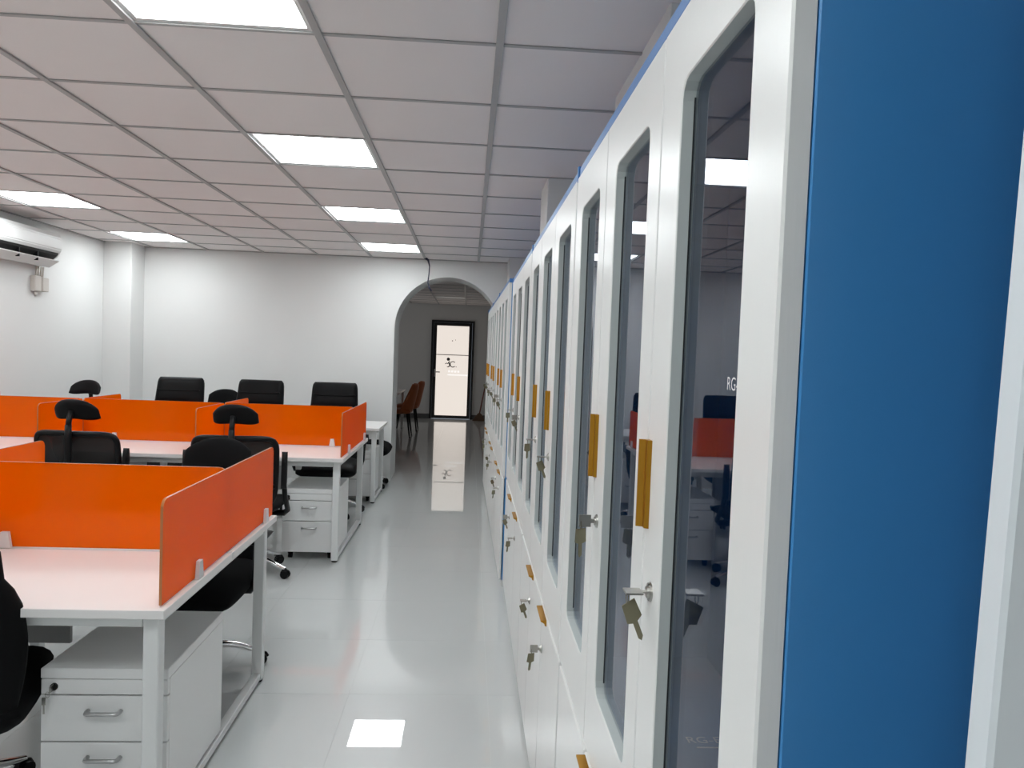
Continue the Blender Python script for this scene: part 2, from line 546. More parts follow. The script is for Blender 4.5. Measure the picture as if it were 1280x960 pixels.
for q in ((0.006, 0.03, 0.006, 0.594), (0.57, 0.594, 0.006, 0.594), (0.03, 0.57, 0.006, 0.03), (0.03, 0.57, 0.57, 0.594)): box(b, *q, 0.003, 0.022)
obj('light_frame', b, white_pl, fl)
b = BM(); box(b, 0.03, 0.57, 0.03, 0.57, 0.002, 0.012); obj('diffuser', b, off_panel, fl)

# ------------------------------------------------------------------ filing cabinets
ZD0, ZS, ZT = 0.045, 0.712, 1.948       # lower door bottom, seam between sections, upper door top
def frame_door(bm, y0, y1, z0, z1, a0, a1, b0, b1, ch=0.024, t=0.021):
    """door with a rounded-corner opening (a=y range, b=z range)"""
    O, I = [], []
    k = 3
    for (cy_, cz_, sy, sz) in ((a0 + ch, b0 + ch, -1, -1), (a1 - ch, b0 + ch, 1, -1), (a1 - ch, b1 - ch, 1, 1), (a0 + ch, b1 - ch, -1, 1)):
        oy = y0 if sy < 0 else y1
        oz = z0 if sz < 0 else z1
        ang0 = {(-1, -1): PI, (1, -1): 1.5 * PI, (1, 1): 0, (-1, 1): 0.5 * PI}[(sy, sz)]
        for q in range(k + 1):
            an = ang0 + q * (PI / 2) / k
            I.append((cy_ + ch * math.cos(an), cz_ + ch * math.sin(an)))
            O.append((oy, oz))
    N = len(I)
    def ring(P, x): return [bm.verts.new((x, p[0], p[1])) for p in P]
    # front outer (chamfered), outer back, inner
    def shrink(P, d): return [(p[0] + (d if p[0] == y0 else -d), p[1] + (d if p[1] == z0 else -d)) for p in P]
    e = 0.0025
    Of, Os, Ob = ring(shrink(O, e), 0), ring(O, e), ring(O, t)
    mid_y, mid_z = (a0 + a1) / 2, (b0 + b1) / 2
    If = ring([(p[0] + 0.0015 * (1 if p[0] > mid_y else -1), p[1] + 0.0015 * (1 if p[1] > mid_z else -1)) for p in I], 0)
    Is, Ib = ring(I, 0.0015), ring(I, t)
    def bridge(A, B):
        for i in range(N):
            j = (i + 1) % N
            try: bm.faces.new((A[i], A[j], B[j], B[i]))
            except ValueError: pass
    bridge(Of, If); bridge(If, Is)
    n_before = set(bm.faces)
    bridge(Is, Ib)
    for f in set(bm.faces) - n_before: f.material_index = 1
    bridge(Ib, Ob); bridge(Ob, Os); bridge(Os, Of)
    bmesh.ops.remove_doubles(bm, verts=bm.verts[:], dist=1e-6)
    bad = [f for f in bm.faces if f.calc_area() < 1e-12]
    if bad: bmesh.ops.delete(bm, geom=bad, context='FACES_ONLY')

def lock_parts(door_o, y, z, style):
    b = BM()
    cyl(b, (0, y, z), (-0.003, y, z), 0.0135, 0.0125, 20)
    cyl(b, (-0.003, y, z), (-0.006, y, z), 0.009, 0.008, 16)
    obj('lock', b, steel_m, door_o, smooth=True, sharp=30)
    tilt = (0.38, -0.1, 0.0, 0.35)[style % 4]
    b = BM()                                   # key in the lock, bow sticking out flat
    if style % 3 == 2:
        box(b, -0.012, -0.005, y - 0.001, y + 0.001, z - 0.004, z + 0.004)
        box(b, -0.036, -0.012, y - 0.0012, y + 0.0012, z - 0.012, z + 0.012, bev=0.0006)
    else:
        box(b, -0.012, -0.005, y - 0.004, y + 0.004, z - 0.001, z + 0.001)
        box(b, -0.036, -0.012, y - 0.012, y + 0.012, z - 0.0015, z + 0.0015, bev=0.0006)
    obj('key', b, steel_m, door_o)
    b = BM()                                   # second key on the ring
    R = Matrix.Rotation(tilt, 4, 'X')
    ky, kz = y + 0.003, z - 0.012
    def k(px, py, pz):
        # in the x-z plane, tilted
        ct, st = math.cos(tilt), math.sin(tilt)
        return (-0.031 + px * ct - pz * st, ky + py + px * 0.5, kz + px * st + pz * ct)
    prof = [(-0.0105, -0.004), (0.0105, -0.004), (0.0125, -0.030), (0.004, -0.034), (0.0042, -0.056), (0.0, -0.061), (-0.0035, -0.056), (-0.0035, -0.034), (-0.0115, -0.030)]
    A = [b.verts.new(k(p[0], -0.001, p[1])) for p in prof]
    B = [b.verts.new(k(p[0], 0.001, p[1])) for p in prof]
    b.faces.new(A[::-1]); b.faces.new(B)
    for i in range(len(prof)):
        j = (i + 1) % len(prof)
        b.faces.new((A[i], A[j], B[j], B[i]))
    tube(b, [(-0.031 + 0.0 * q, ky + 0.007 * math.cos(q), kz + 0.004 + 0.009 * math.sin(q)) for q in [2 * PI * i / 10 for i in range(10)]], 0.0007, 5, closed=True)
    obj('hanging_key', b, key_m, door_o)

NC = [0]
def cabinet(x, y0, W, rz, label, text=False, proud=False):
    root = thing('filing_cabinet', label, 'cabinet', (x, y0, 0), rz, 'blue and white cabinets along the right wall')
    D = 0.40
    b = BM()
    s = 0.018
    X0 = 0.0225
    box(b, X0, D, 0.0, s, 0.04, 1.972, bev=0.0015)
    box(b, X0, D, W - s, W, 0.04, 1.972, bev=0.0015)
    box(b, D - 0.012, D, s, W - s, 0.04, 1.972)
    box(b, X0 + 0.002, D - 0.012, s, W - s, 0.045, 0.065)
    box(b, X0 + 0.002, D - 0.012, s, W - s, ZS - 0.012, ZS + 0.012)
    box(b, X0 + 0.002, D - 0.012, s, W - s, 1.945, 1.968)
    obj('carcass', b, blue_m, root)
    b = BM(); box(b, 0.004, 0.05, 0.0005, W - 0.0005, 1.951, 1.975, bev=0.003); box(b, -0.001, 0.03, W - 0.013, W - 0.001, 1.938, 1.978, bev=0.002); obj('top_rail', b, blue_l, root)
    b = BM(); box(b, 0.02, D - 0.02, 0.004, W - 0.004, 0.0, 0.04); obj('plinth', b, frame_m, root)
    b = BM(); box(b, 0.011, 0.022, W - 0.0115, W - 0.0005, 0.045, 1.94); obj('side_filler', b, fill_m, root)
    b = BM(); box(b, 0.010, 0.022, 0.002, W - 0.012, ZS - 0.0125, ZS + 0.0045); obj('middle_rail', b, frame_m, root)
    dw = W / 3
    for i in range(3):
        a, c = i * dw + 0.0018, (i + 1) * dw - 0.0018
        if i == 2: c -= 0.010
        b = BM()
        oa, ob = a + (0.086 if (text and i == 0) else 0.070) * dw / 0.42, c - 0.093 * dw / 0.42
        frame_door(b, a, c, ZS + 0.006, ZT, oa, ob, 0.862, 1.853)
        d = obj('glass_door', b, [door_w, return_shade], root)
        b = BM(); box(b, 0.0175, 0.0205, oa - 0.003, ob + 0.003, 0.862 - 0.003, 1.856)
        obj('glass_pane', b, glass_m, d)
        b = BM()
        for (p0, p1, q0, q1) in ((oa, oa + 0.0012, 0.87, 1.845), (ob - 0.0012, ob, 0.87, 1.845)):
            box(b, 0.0158, 0.0175, p0, p1, q0, q1)
        obj('gasket', b, dark_gap, d)
        b = BM(); box(b, 0.002, 0.0175, a + 0.001, c - 0.001, ZD0, ZS - 0.014, bev=0.002)
        ld = obj('lower_door', b, door_w, root)
        if i < 2:
            b = BM()
            prism(b, [(0.0, c - 0.003), (-0.0145, c - 0.003), (-0.0145, c - 0.006), (-0.006, c - 0.009), (-0.006, c - 0.019), (0.0, c - 0.022)], 'z', 1.262, 1.386)
            obj('handle', b, gold_m, d)
            lock_parts(d, c - 0.047, 1.181, NC[0])
            NC[0] += 1
            b = BM()
            hz = ZS - 0.014
            prism(b, [(0.002, hz - 0.001), (-0.016, hz - 0.001), (-0.016, hz - 0.005), (-0.003, hz - 0.012), (-0.003, hz - 0.018), (0.002, hz - 0.020)], 'y', c - 0.145, c - 0.012)
            obj('handle', b, gold_m, ld)
            lock_parts(ld, c - 0.055, 0.573, NC[0])
            NC[0] += 1
        if text and i == 0:
            def lettering(body, size, mtx, parent, m):
                cu = bpy.data.curves.new('lettering', 'FONT')
                cu.body = body; cu.size = size
                to = bpy.data.objects.new('lettering_source', cu); COL.objects.link(to)
                dg = bpy.context.evaluated_depsgraph_get()
                me = bpy.data.meshes.new_from_object(to.evaluated_get(dg))
                bpy.data.objects.remove(to)
                me.materials.clear(); me.materials.append(m)
                lo = inst('lettering', me, parent)
                lo.matrix_local = mtx
            lettering('RG-E', 0.020, Matrix.Translation((0.0172, 0.162, 1.470)) @ Matrix(((0, 0, -1), (-1, 0, 0), (0, 1, 0))).to_4x4(), d, print_w)
            lettering('RG-E', 0.034, Matrix.Translation((0.208, 0.818, 0.7275)), root, print_g)
            b = BM(); box(b, 0.222, 0.32, 0.800, 0.8035, 0.7267, 0.7275); obj('printed_line', b, print_g, root)
    return root
CX = 0.2585
cabinet(CX, 0.606, 1.262, 0, 'nearest blue cabinet with white glass doors, its blue side filling the right edge', text=True)
cabinet(CX, 1.872, 1.345, 0, 'second nearest blue and white cabinet along the aisle, after the one with the blue side')
cabinet(CX, 3.221, 1.425, 0, 'third cabinet from the camera along the right wall, ahead of the step in the row')
RZ = 0.010
cabinet(0.233, 4.652, 1.20, RZ, 'fourth cabinet along the right wall, its thin blue edge standing proud of the third')
cabinet(0.233 - 1.205 * math.sin(RZ), 5.86, 1.20, RZ, 'fifth cabinet from the camera, beyond the proud blue edge')
cabinet(0.233 - 2.412 * math.sin(RZ), 7.07, 1.20, RZ, 'farthest blue and white cabinet, ending at the arched wall')

# white board leaning past the end of the row
b = BM(); box(b, 0, 0.30, -0.012, 0.012, -0.0, 2.30, bev=0.003)
pb = obj('white_panel', b, panel_w)
pb.location = (0.304, 0.45, 0.012)
pb.rotation_euler = (0, 0.029, 0)
tag(pb, 'pale upright board leaning at the right edge, in front of the blue cabinet side', 'panel')

# ------------------------------------------------------------------ desks
XM = [-0.838, -1.845, -2.885, -3.875]      # module joints along a bench
TOPZ = 0.735
def bench(y0, label, depth=0.60, double=True, mods=3, xs=XM):
    L = depth * 2 + 0.02 if double else depth
    root = thing('desk_bench', label, 'desk', (0, y0, 0))
    rows = [(0.0, depth), (depth + 0.02, L)] if double else [(0.0, depth)]
    for m in range(mods):
        for (a, c) in rows:
            b = BM(); box(b, xs[m + 1] + 0.001, xs[m] - 0.001, a, c, TOPZ - 0.026, TOPZ, bev=0.0015)
            obj('desktop', b, desk_m, root)
    xe = xs[mods]
    if double:
        b = BM(); box(b, xe, xs[0], depth + 0.001, depth + 0.019, TOPZ - 0.02, TOPZ + 0.002)
        obj('centre_strip', b, frame_m, root)
    # end frames: two legs, a foot rail and a top rail
    for x in [xs[0] - 0.078] + ([xs[k] - 0.022 for k in range(1, mods)] if mods > 1 else []) + [xe + 0.035]:
        for y in (0.045, L - 0.075):
            b = BM(); box(b, x, x + 0.045, y, y + 0.03 + 0.015, 0.012, TOPZ - 0.028, bev=0.003)
            obj('leg', b, frame_m, root)
        b = BM(); box(b, x + 0.005, x + 0.04, 0.09, L - 0.075, 0.014, 0.044, bev=0.003); obj('foot_rail', b, frame_m, root)
        b = BM(); box(b, x + 0.004, x + 0.041, 0.09, L - 0.075, TOPZ - 0.066, TOPZ - 0.028, bev=0.003); obj('top_rail', b, frame_m, root)
        b = BM()
        for y in (0.067, L - 0.052): cyl(b, (x + 0.0225, y, 0), (x + 0.0225, y, 0.012), 0.02, n=12)
        obj('foot_pad', b, plastic_m, root)
    for y in ((0.047, L - 0.073)):
        b = BM(); box(b, xe + 0.04, xs[0] - 0.08, y, y + 0.03, TOPZ - 0.066, TOPZ - 0.028, bev=0.002)
        obj('beam', b, frame_m, root)
    if double:
        for m in range(mods):
            b = BM(); box(b, xs[m + 1] + 0.05, xs[m] - 0.56, depth - 0.02, depth - 0.004, 0.40, TOPZ - 0.028, bev=0.001)
            obj('modesty_panel', b, modest_m, root)
            b = BM(); prism(b, [(xs[m] - 0.47, TOPZ - 0.028), (xs[m] - 0.395, TOPZ - 0.028), (xs[m] - 0.42, 0.555), (xs[m] - 0.455, 0.555)], 'y', depth - 0.02, depth + 0.02)
            obj('bracket', b, frame_m, root)
    return root
B1, B2, B3 = 2.10, 5.06, 7.06
bench(B1, 'white bench of desks nearest the camera, with orange screens')
bench(B2, 'second white bench of desks, between the front bench and the far wall')
bench(B3, 'narrow white desk by the far wall, left of the arch', depth=0.72, double=False, mods=1, xs=[-0.838, -2.03])

# orange screens
def rr_profile(a0, a1, b0, b1, r, which):
    """rectangle with the top corners rounded; which = (left, right)"""
    p = [(a0, b0), (a1, b0)]
    if which[1]: p += [(a1 - r + r * math.cos(t), b1 - r + r * math.sin(t)) for t in [PI / 2 * k / 5 for k in range(6)]]
    else: p += [(a1, b1)]
    if which[0]: p += [(a0 + r - r * math.sin(t), b1 - r + r * math.cos(t)) for t in [PI / 2 * k / 5 for k in range(6)]]
    else: p += [(a0, b1)]
    return p
SZ0, SZ1 = TOPZ + 0.006, 1.047
def clip(axis, px, py, sgn, root):
    """tapered white clip straddling the foot of a screen"""
    b = BM()
    prof = [(-0.022, 0.0), (0.022, 0.0), (0.013, 0.058), (-0.013, 0.058)]
    lo, hi = -0.021, 0.021
    for (d0, d1) in ((-0.017, -0.0045), (0.0045, 0.017)):
        if axis == 'x':    # screen runs along x
            prism(b, [(px + p[0], TOPZ + 0.003 + p[1]) for p in prof], 'y', py + d0, py + d1)
        else:
            prism(b, [(py + p[0], TOPZ + 0.0015 + p[1]) for p in prof], 'x', px + d0, px + d1)
    o = obj('clip', b, white_pl, root)
def screen(axis, c, a0, a1, clips, label, group, z0=None, corners=(True, True)):
    b = BM()
    caps, sides = prism(b, rr_profile(a0, a1, z0 or SZ0, SZ1, 0.028, corners), 'y' if axis == 'x' else 'x', c - 0.004, c + 0.004)
    for f in sides: f.material_index = 1
    root = thing('desk_screen', label, 'desk divider', ((a0 + a1) / 2, c, TOPZ) if axis == 'x' else (c, (a0 + a1) / 2, TOPZ), 0, group)
    base = root.location
    bmesh.ops.translate(b, verts=b.verts[:], vec=-base)
    obj('panel', b, [orange_m, orange_e], root)
    n0 = len(root.children)
    for k in clips:
        if axis == 'x': clip('x', k, c, 1, root)
        else: clip('y', c, k, 1, root)
    for ch in root.children:
        if ch.name.startswith('clip'): ch.data.transform(Matrix.Translation(-base))
    return root
xe_ = XM[0] - 0.022
for bi, (y0, nm) in enumerate(((B1, 'front'), (B2, 'second'))):
    yc = y0 + 0.61
    g = 'orange screens of the %s bench' % nm
    screen('y', xe_, y0 + 0.025, y0 + 1.205, [y0 + 0.30, y0 + 1.08],
           'orange end screen on the aisle end of the %s bench' % nm, g)
    for m in range(3):
        a1 = (xe_ if m == 0 else XM[m]) - 0.007
        a0 = XM[m + 1] + 0.007
        if m == 2: a0 += 0.02
        screen('x', yc, a0, a1, [a0 + 0.23, a1 - 0.16] if not (bi == 0 and m == 0) else [a0 + 0.20],
               'long orange screen along the middle of the %s bench, %s' % (nm, ('section next to the aisle', 'middle section', 'section by the left wall')[m]), g,
               corners=(True, True))
    for m in (1, 2):
        for (ya, yb, side) in ((y0 + 0.03, yc - 0.008, 'near'), (yc + 0.008, y0 + 1.205, 'far')):
            screen('y', XM[m], ya, yb, [(ya + yb) / 2],
                   '%s cross screen from the aisle, %s half of the %s bench' % (('first', 'second')[m - 1], side, nm), g)
screen('y', XM[3] + 0.02, B2 + 0.03, B2 + 1.205, [B2 + 0.3], 'orange end screen of the second bench, against the left wall', 'orange screens of the second bench')

# ------------------------------------------------------------------ pedestals
def pedestal(x, y, label, rz=0.0):
    root = thing('drawer_pedestal', label, 'drawer unit', (x, y, 0), rz, 'white drawer pedestals under the desks')
    W, D = 0.375, 0.50
    b = BM(); box(b, -W / 2, W / 2, -0.002, D, 0.470, 0.502, bev=0.0025); obj('top', b, ped_m, root)
    b = BM()
    box(b, -W / 2 + 0.001, -W / 2 + 0.017, 0.018, D - 0.002, 0.055, 0.469)
    box(b, W / 2 - 0.017, W / 2 - 0.001, 0.018, D - 0.002, 0.055, 0.469)
    box(b, -W / 2 + 0.017, W / 2 - 0.017, D - 0.016, D - 0.002, 0.055, 0.469)
    box(b, -W / 2 + 0.017, W / 2 - 0.017, 0.02, D - 0.016, 0.056, 0.07)
    obj('body', b, ped_m, root)
    for i, (z0, z1) in enumerate(((0.422, 0.468), (0.277, 0.417), (0.057, 0.272))):
        b = BM(); box(b, -W / 2 + 0.001, W / 2 - 0.001, 0.0, 0.016, z0, z1, bev=0.0015)
        d = obj('drawer', b, ped_m, root)
        if i == 0:
            b = BM()
            lx, lz = -W / 2 + 0.040, 0.446
            cyl(b, (lx, 0, lz), (lx, -0.006, lz), 0.011, n=16)
            obj('lock', b, plastic_m, d, smooth=True, sharp=30)
            b = BM()
            box(b, lx - 0.001, lx + 0.001, -0.028, -0.006, lz - 0.010, lz + 0.010, bev=0.0005)
            tube(b, [(lx - 0.006 + 0.006 * math.cos(q), -0.026, lz - 0.014 + 0.009 * math.sin(q)) for q in [2 * PI * k / 10 for k in range(10)]], 0.0008, 5, closed=True)
            box(b, lx - 0.022, lx - 0.010, -0.028, -0.026, lz - 0.045, lz - 0.022, bev=0.0005)
            box(b, lx - 0.018, lx - 0.013, -0.028, -0.026, lz - 0.072, lz - 0.045)
            obj('key', b, steel_m, d)
        else:
            hz = (0.372, 0.228)[i - 1]
            b = BM()
            pts = [(-0.048, 0, hz), (-0.048, -0.014, hz), (-0.046, -0.021, hz), (-0.040, -0.024, hz), (0.040, -0.024, hz), (0.046, -0.021, hz), (0.048, -0.014, hz), (0.048, 0, hz)]
            tube(b, pts, 0.0065, 8)
            obj('handle', b, handle_m, d, smooth=True)
    for sx in (-1, 1):
        for yy in (0.06, D - 0.06):
            b = BM()
            cx_ = sx * (W / 2 - 0.05)
            cyl(b, (cx_ - 0.012, yy, 0.022), (cx_ + 0.012, yy, 0.022), 0.022, n=14)
            box(b, cx_ - 0.017, cx_ + 0.017, yy - 0.014, yy + 0.016, 0.03, 0.056, bev=0.004)
            obj('caster', b, plastic_m, root)
    return root
pd = pedestal(-1.068, 2.245, 'white three-drawer pedestal under the front bench at the aisle end')
dup(pd, (-1.08, 5.155, 0), 0, 'white three-drawer pedestal under the second bench at the aisle end')
dup(pd, (-1.09, 7.16, 0), 0, 'white pedestal under the narrow desk by the far wall')

# ------------------------------------------------------------------ chairs (front faces local +y)
def arc_pts(fn, n): return [fn(i / n) for i in range(n + 1)]
def chair_base(root, mat_b, R=0.30, hub=0.105, seat_z=0.42):
    b = BM()
    cyl(b, (0, 0, hub - 0.035), (0, 0, hub + 0.02), 0.036, 0.032, 18)
    obj('hub', b, mat_b, root, smooth=True, sharp=40)
    for k in range(5):
        a = PI / 2 + PI / 5 + k * 2 * PI / 5
        d = Vector((math.cos(a), math.sin(a), 0))
        b = BM()
        pts = [Vector((0, 0, hub)) + d * 0.02, Vector((0, 0, hub + 0.012)) + d * 0.09, Vector((0, 0, hub)) + d * 0.18, Vector((0, 0, 0.074)) + d * 0.26, Vector((0, 0, 0.062)) + d * R]
        tube(b, pts, [0.022, 0.021, 0.019, 0.016, 0.013], 10, rz=0.8)
        leg = obj('base_leg', b, mat_b, root, smooth=True, sharp=50)
        b = BM()
        p = d * R
        t = Vector((-d.y, d.x, 0))
        for s in (-1, 1):
            q = p + t * 0.013 * s
            cyl(b, q + t * 0.008 * s + Vector((0, 0, 0.026)), q - t * 0.007 * s + Vector((0, 0, 0.026)), 0.026, n=14)
        cyl(b, p + Vector((0, 0, 0.03)), p + Vector((0, 0, 0.064)), 0.008, n=8)
        tube(b, [p + Vector((0, 0, 0.026)) + d * 0.029 * math.cos(q) + Vector((0, 0, 0.029 * math.sin(q))) for q in [0.2, 0.8, 1.5, 2.2, 2.9]], 0.008, 6)
        obj('caster', b, plastic_m, leg)
    b = BM()
    cyl(b, (0, 0, hub + 0.02), (0, 0, 0.27), 0.025, n=14)
    cyl(b, (0, 0, 0.27), (0, 0, seat_z - 0.05), 0.015, n=12)
    obj('gas_lift', b, plastic_m, root, smooth=True, sharp=40)
    b = BM(); box(b, -0.10, 0.10, -0.13, 0.11, seat_z - 0.065, seat_z - 0.018, bev=0.012); obj('tilt_mechanism', b, plastic_m, root)

def seat_pad(root, m, z, hw=0.25, y0=-0.22, y1=0.26, T=0.085):
    b = BM()
    def f(u, v):
        y = y0 + (y1 - y0) * (v + 1) / 2
        wv = hw * (1 - 0.10 * max(0, -v) ** 2 - 0.06 * max(0, v) ** 4)
        dz = -0.035 * max(0, v) ** 5 + 0.02 * abs(u) ** 3
        return (u * wv, y, z + dz)
    pad(b, f, 14, 14, T, 5, 5)
    return obj('seat', b, m, root, smooth=True)

# mesh chair with a headrest and flip-up arms
def mesh_chair(label, loc, rz, group):
    root = thing('mesh_chair', label, 'chair', loc, rz, group)
    chair_base(root, chrome_m)
    seat_pad(root, fabric_m, 0.455)
    hw, z0, z1 = 0.248, 0.50, 0.925
    def P(u, v):     # back surface
        z = z0 + (z1 - z0) * (v + 1) / 2
        wv = hw * (0.92 + 0.10 * (v + 1) / 2)
        y = -0.27 - 0.045 * ((v + 1) / 2) ** 2 + 0.05 * (u * u) + 0.03 * math.exp(-((v + 0.35) ** 2) * 5)
        return Vector((u * wv, y, z))
    # frame: rounded rectangle loop
    loop = []
    N = 56
    for k in range(N):
        a = 2 * PI * k / N
        e = 0.26
        cu, su = math.cos(a), math.sin(a)
        u = math.copysign(abs(cu) ** e, cu); v = math.copysign(abs(su) ** e, su)
        loop.append(P(u, v))
    b = BM(); tube(b, loop, 0.017, 8, closed=True); obj('back_frame', b, plastic_m, root, smooth=True)
    b = BM()
    pad(b, lambda u, v: P(u * 0.97, v * 0.97), 10, 12, 0.006, 20, 20)
    obj('backrest', b, mesh_m, root, smooth=True)
    # lumbar bar and spine
    b = BM()
    tube(b, [(0, -0.02, 0.40), (0, -0.20, 0.40), (0, -0.30, 0.44), (0, -0.335, 0.56), (0, -0.345, 0.72), (0, -0.345, 0.90), (0, -0.342, 0.98)], [0.02, 0.022, 0.024, 0.024, 0.02, 0.02, 0.018], 10)
    obj('spine', b, plastic_m, root, smooth=True)
    b = BM(); tube(b, [P(u, -0.45) + Vector((0, -0.018, 0)) for u in (-1, -0.5, 0, 0.5, 1)], 0.016, 8); obj('lumbar_bar', b, plastic_m, root, smooth=True)
    # headrest
    b = BM()
    tube(b, [(0, -0.345, 0.94), (0, -0.338, 1.00), (0, -0.315, 1.06)], 0.0165, 8)
    obj('headrest_post', b, plastic_m, root, smooth=True)
    b = BM()
    def H(u, v):
        x = u * 0.135
        wv = 1.0 - 0.55 * abs(u) ** 4
        z = 1.072 + v * 0.060 * wv - 0.030 * u * u
        y = -0.30 + 0.05 * u * u - 0.015 * v
        return (x, y, z)
    pad(b, H, 18, 10, 0.045, 4, 4)
    obj('headrest', b, leather_m, root, smooth=True)
    for s in (-1, 1):
        b = BM()
        x = s * 0.295
        pad(b, lambda u, v: (x + 0.018 * u, -0.245 + 0.004 * v + 0.01 * u * 0, 0.725 + 0.115 * v), 8, 10, 0.05, 3, 4)
        a = obj('armrest', b, plastic_m, root, smooth=True)
        b = BM()
        tube(b, [(s * 0.10, 0.02, 0.40), (s * 0.25, 0.0, 0.405), (s * 0.285, -0.06, 0.44), (s * 0.292, -0.20, 0.56), (s * 0.294, -0.243, 0.66)], 0.016, 8, rz=1.3)
        obj('arm_support', b, plastic_m, root, smooth=True)
    return root

# leather executive chair
def exec_chair(label, loc, rz, group):
    root = thing('executive_chair', label, 'chair', loc, rz, group)
    chair_base(root, chrome_m)
    seat_pad(root, leather_m, 0.425, hw=0.265, y1=0.31, T=0.15)
    def back(z0, z1, w0, w1, yy0, yy1, cv):
        def f(u, v):
            t = (v + 1) / 2
            return (u * (w0 + (w1 - w0) * t) * (1 - 0.10 * max(0, v) ** 8), yy0 + (yy1 - yy0) * t + cv * u * u, z0 + (z1 - z0) * t)
        return f
    b = BM(); pad(b, back(0.44, 0.945, 0.225, 0.245, -0.235, -0.315, 0.035), 14, 14, 0.11, 6, 5)
    obj('backrest', b, leather_m, root, smooth=True)
    b = BM(); pad(b, back(0.925, 1.168, 0.218, 0.205, -0.312, -0.365, 0.025), 14, 10, 0.10, 8, 5)
    obj('head_cushion', b, leather_m, root, smooth=True)
    b = BM(); tube(b, [(-0.19, -0.262, 1.055), (-0.09, -0.285, 1.048), (0.09, -0.285, 1.048), (0.19, -0.262, 1.055)], 0.006, 6)
    obj('seam_piping', b, leather_m, root, smooth=True)
    for s in (-1, 1):
        b = BM()
        tube(b, [(s * 0.265, 0.16, 0.42), (s * 0.295, 0.19, 0.52), (s * 0.298, 0.17, 0.62), (s * 0.298, 0.0, 0.655), (s * 0.292, -0.18, 0.64), (s * 0.255, -0.26, 0.60)], 0.021, 8, rz=1.2)
        a = obj('arm_frame', b, plastic_m, root, smooth=True)
        b = BM(); pad(b, lambda u, v: (s * 0.298 + 0.03 * u, 0.0 + 0.15 * v, 0.668), 8, 10, 0.045, 3, 4)
        obj('arm_pad', b, leather_m, a, smooth=True)
    return root

# task chair: round-shouldered back, no headrest
def task_chair(label, loc, rz, group, top=1.03, arms=True):
    root = thing('task_chair', label, 'chair', loc, rz, group)
    chair_base(root, chrome_m)
    seat_pad(root, fabric_m, 0.415 if arms else 0.395, hw=0.265, y1=0.30, T=0.15)
    b = BM()
    z0 = 0.42
    neck = 0.070 if arms else 0.02
    def f(u, v):
        t = (v + 1) / 2
        z = z0 + (top - z0) * t
        # waist, shoulders, narrower rounded head
        q = min(1, max(0, (t - 0.60) / 0.16)); q = q * q * (3 - 2 * q)
        wv = 0.228 + 0.03 * math.sin(PI * min(1, t / 0.75)) - neck * q
        zz = z - 0.060 * abs(u) ** 2.6 * max(0, (t - 0.7) / 0.3)
        return (u * wv, -0.235 - 0.11 * t * t + 0.045 * u * u, zz)
    pad(b, f, 16, 18, 0.075, 5, 8)
    obj('backrest', b, fabric_m, root, smooth=True)
    b = BM(); tube(b, [(0, -0.02, 0.395), (0, -0.22, 0.395), (0, -0.31, 0.44), (0, -0.335, 0.56), (0, -0.335, 0.66)], 0.022, 8)
    obj('back_bracket', b, plastic_m, root, smooth=True)
    for s in (-1, 1) if arms else ():
        b = BM()
        tube(b, [(s * 0.11, 0.02, 0.385), (s * 0.26, 0.02, 0.39), (s * 0.285, 0.02, 0.43), (s * 0.288, 0.0, 0.60)], 0.018, 8, rz=1.2)
        a = obj('arm_frame', b, plastic_m, root, smooth=True)
        b = BM(); pad(b, lambda u, v: (s * 0.288 + 0.033 * u, -0.01 + 0.115 * v, 0.62), 8, 10, 0.035, 3, 4)
        obj('arm_pad', b, plastic_m, a, smooth=True)
    return root

G1, G2, G3 = 'mesh chairs with headrests', 'black leather executive chairs', 'black task chairs'
mc = mesh_chair('black mesh chair with headrest, back to the camera, nearest the aisle at the second bench', (-1.425, 4.82, 0), 0.04, G1)
dup(mc, (-2.335, 4.82, 0), -0.08, 'black mesh chair with headrest, back to the camera, middle seat of the second bench')
dup(mc, (-3.18, 4.72, 0), 0.25, 'black mesh chair cut by the left edge, in front of the second bench')
dup(mc, (-3.365, 6.34, 0), PI - 0.10, 'black mesh chair on the far side of the second bench, by the left wall')
ec = exec_chair('black leather executive chair behind the second bench, nearest the arch', (-1.22, 6.62, 0), PI + 0.08, G2)
dup(ec, (-1.935, 6.62, 0), PI - 0.02, 'middle black leather executive chair behind the second bench')
dup(ec, (-2.65, 6.62, 0), PI + 0.03, 'black leather executive chair behind the second bench, left of the other two')
tc = task_chair('black chair with rounded back tucked under the far side of the front bench', (-1.215, 3.36, 0), PI, G3)
dup(tc, (-2.47, 7.30, 0), PI, 'round-topped black chair half hidden between two executive chairs at the far wall')
dup(tc, (-1.13, 8.02, 0), -PI / 2, 'black chair turned sideways behind the narrow desk by the far wall')
task_chair('black low-backed chair cut by the left edge, pushed in at the front bench', (-1.545, 2.24, 0), 0.36, G3, top=0.975, arms=False)

# ------------------------------------------------------------------ air conditioner on the left wall
ac = thing('air_conditioner', 'white split air conditioner on the left wall with its dark outlet open', 'air conditioner', (XL, 6.42, 2.13))
b = BM()
prism(b, [(0.0, 0.03), (0.10, 0.0), (0.155, 0.055), (0.165, 0.085), (0.21, 0.13), (0.215, 0.24), (0.19, 0.29), (0.0, 0.295)], 'y', -0.45, 0.45)
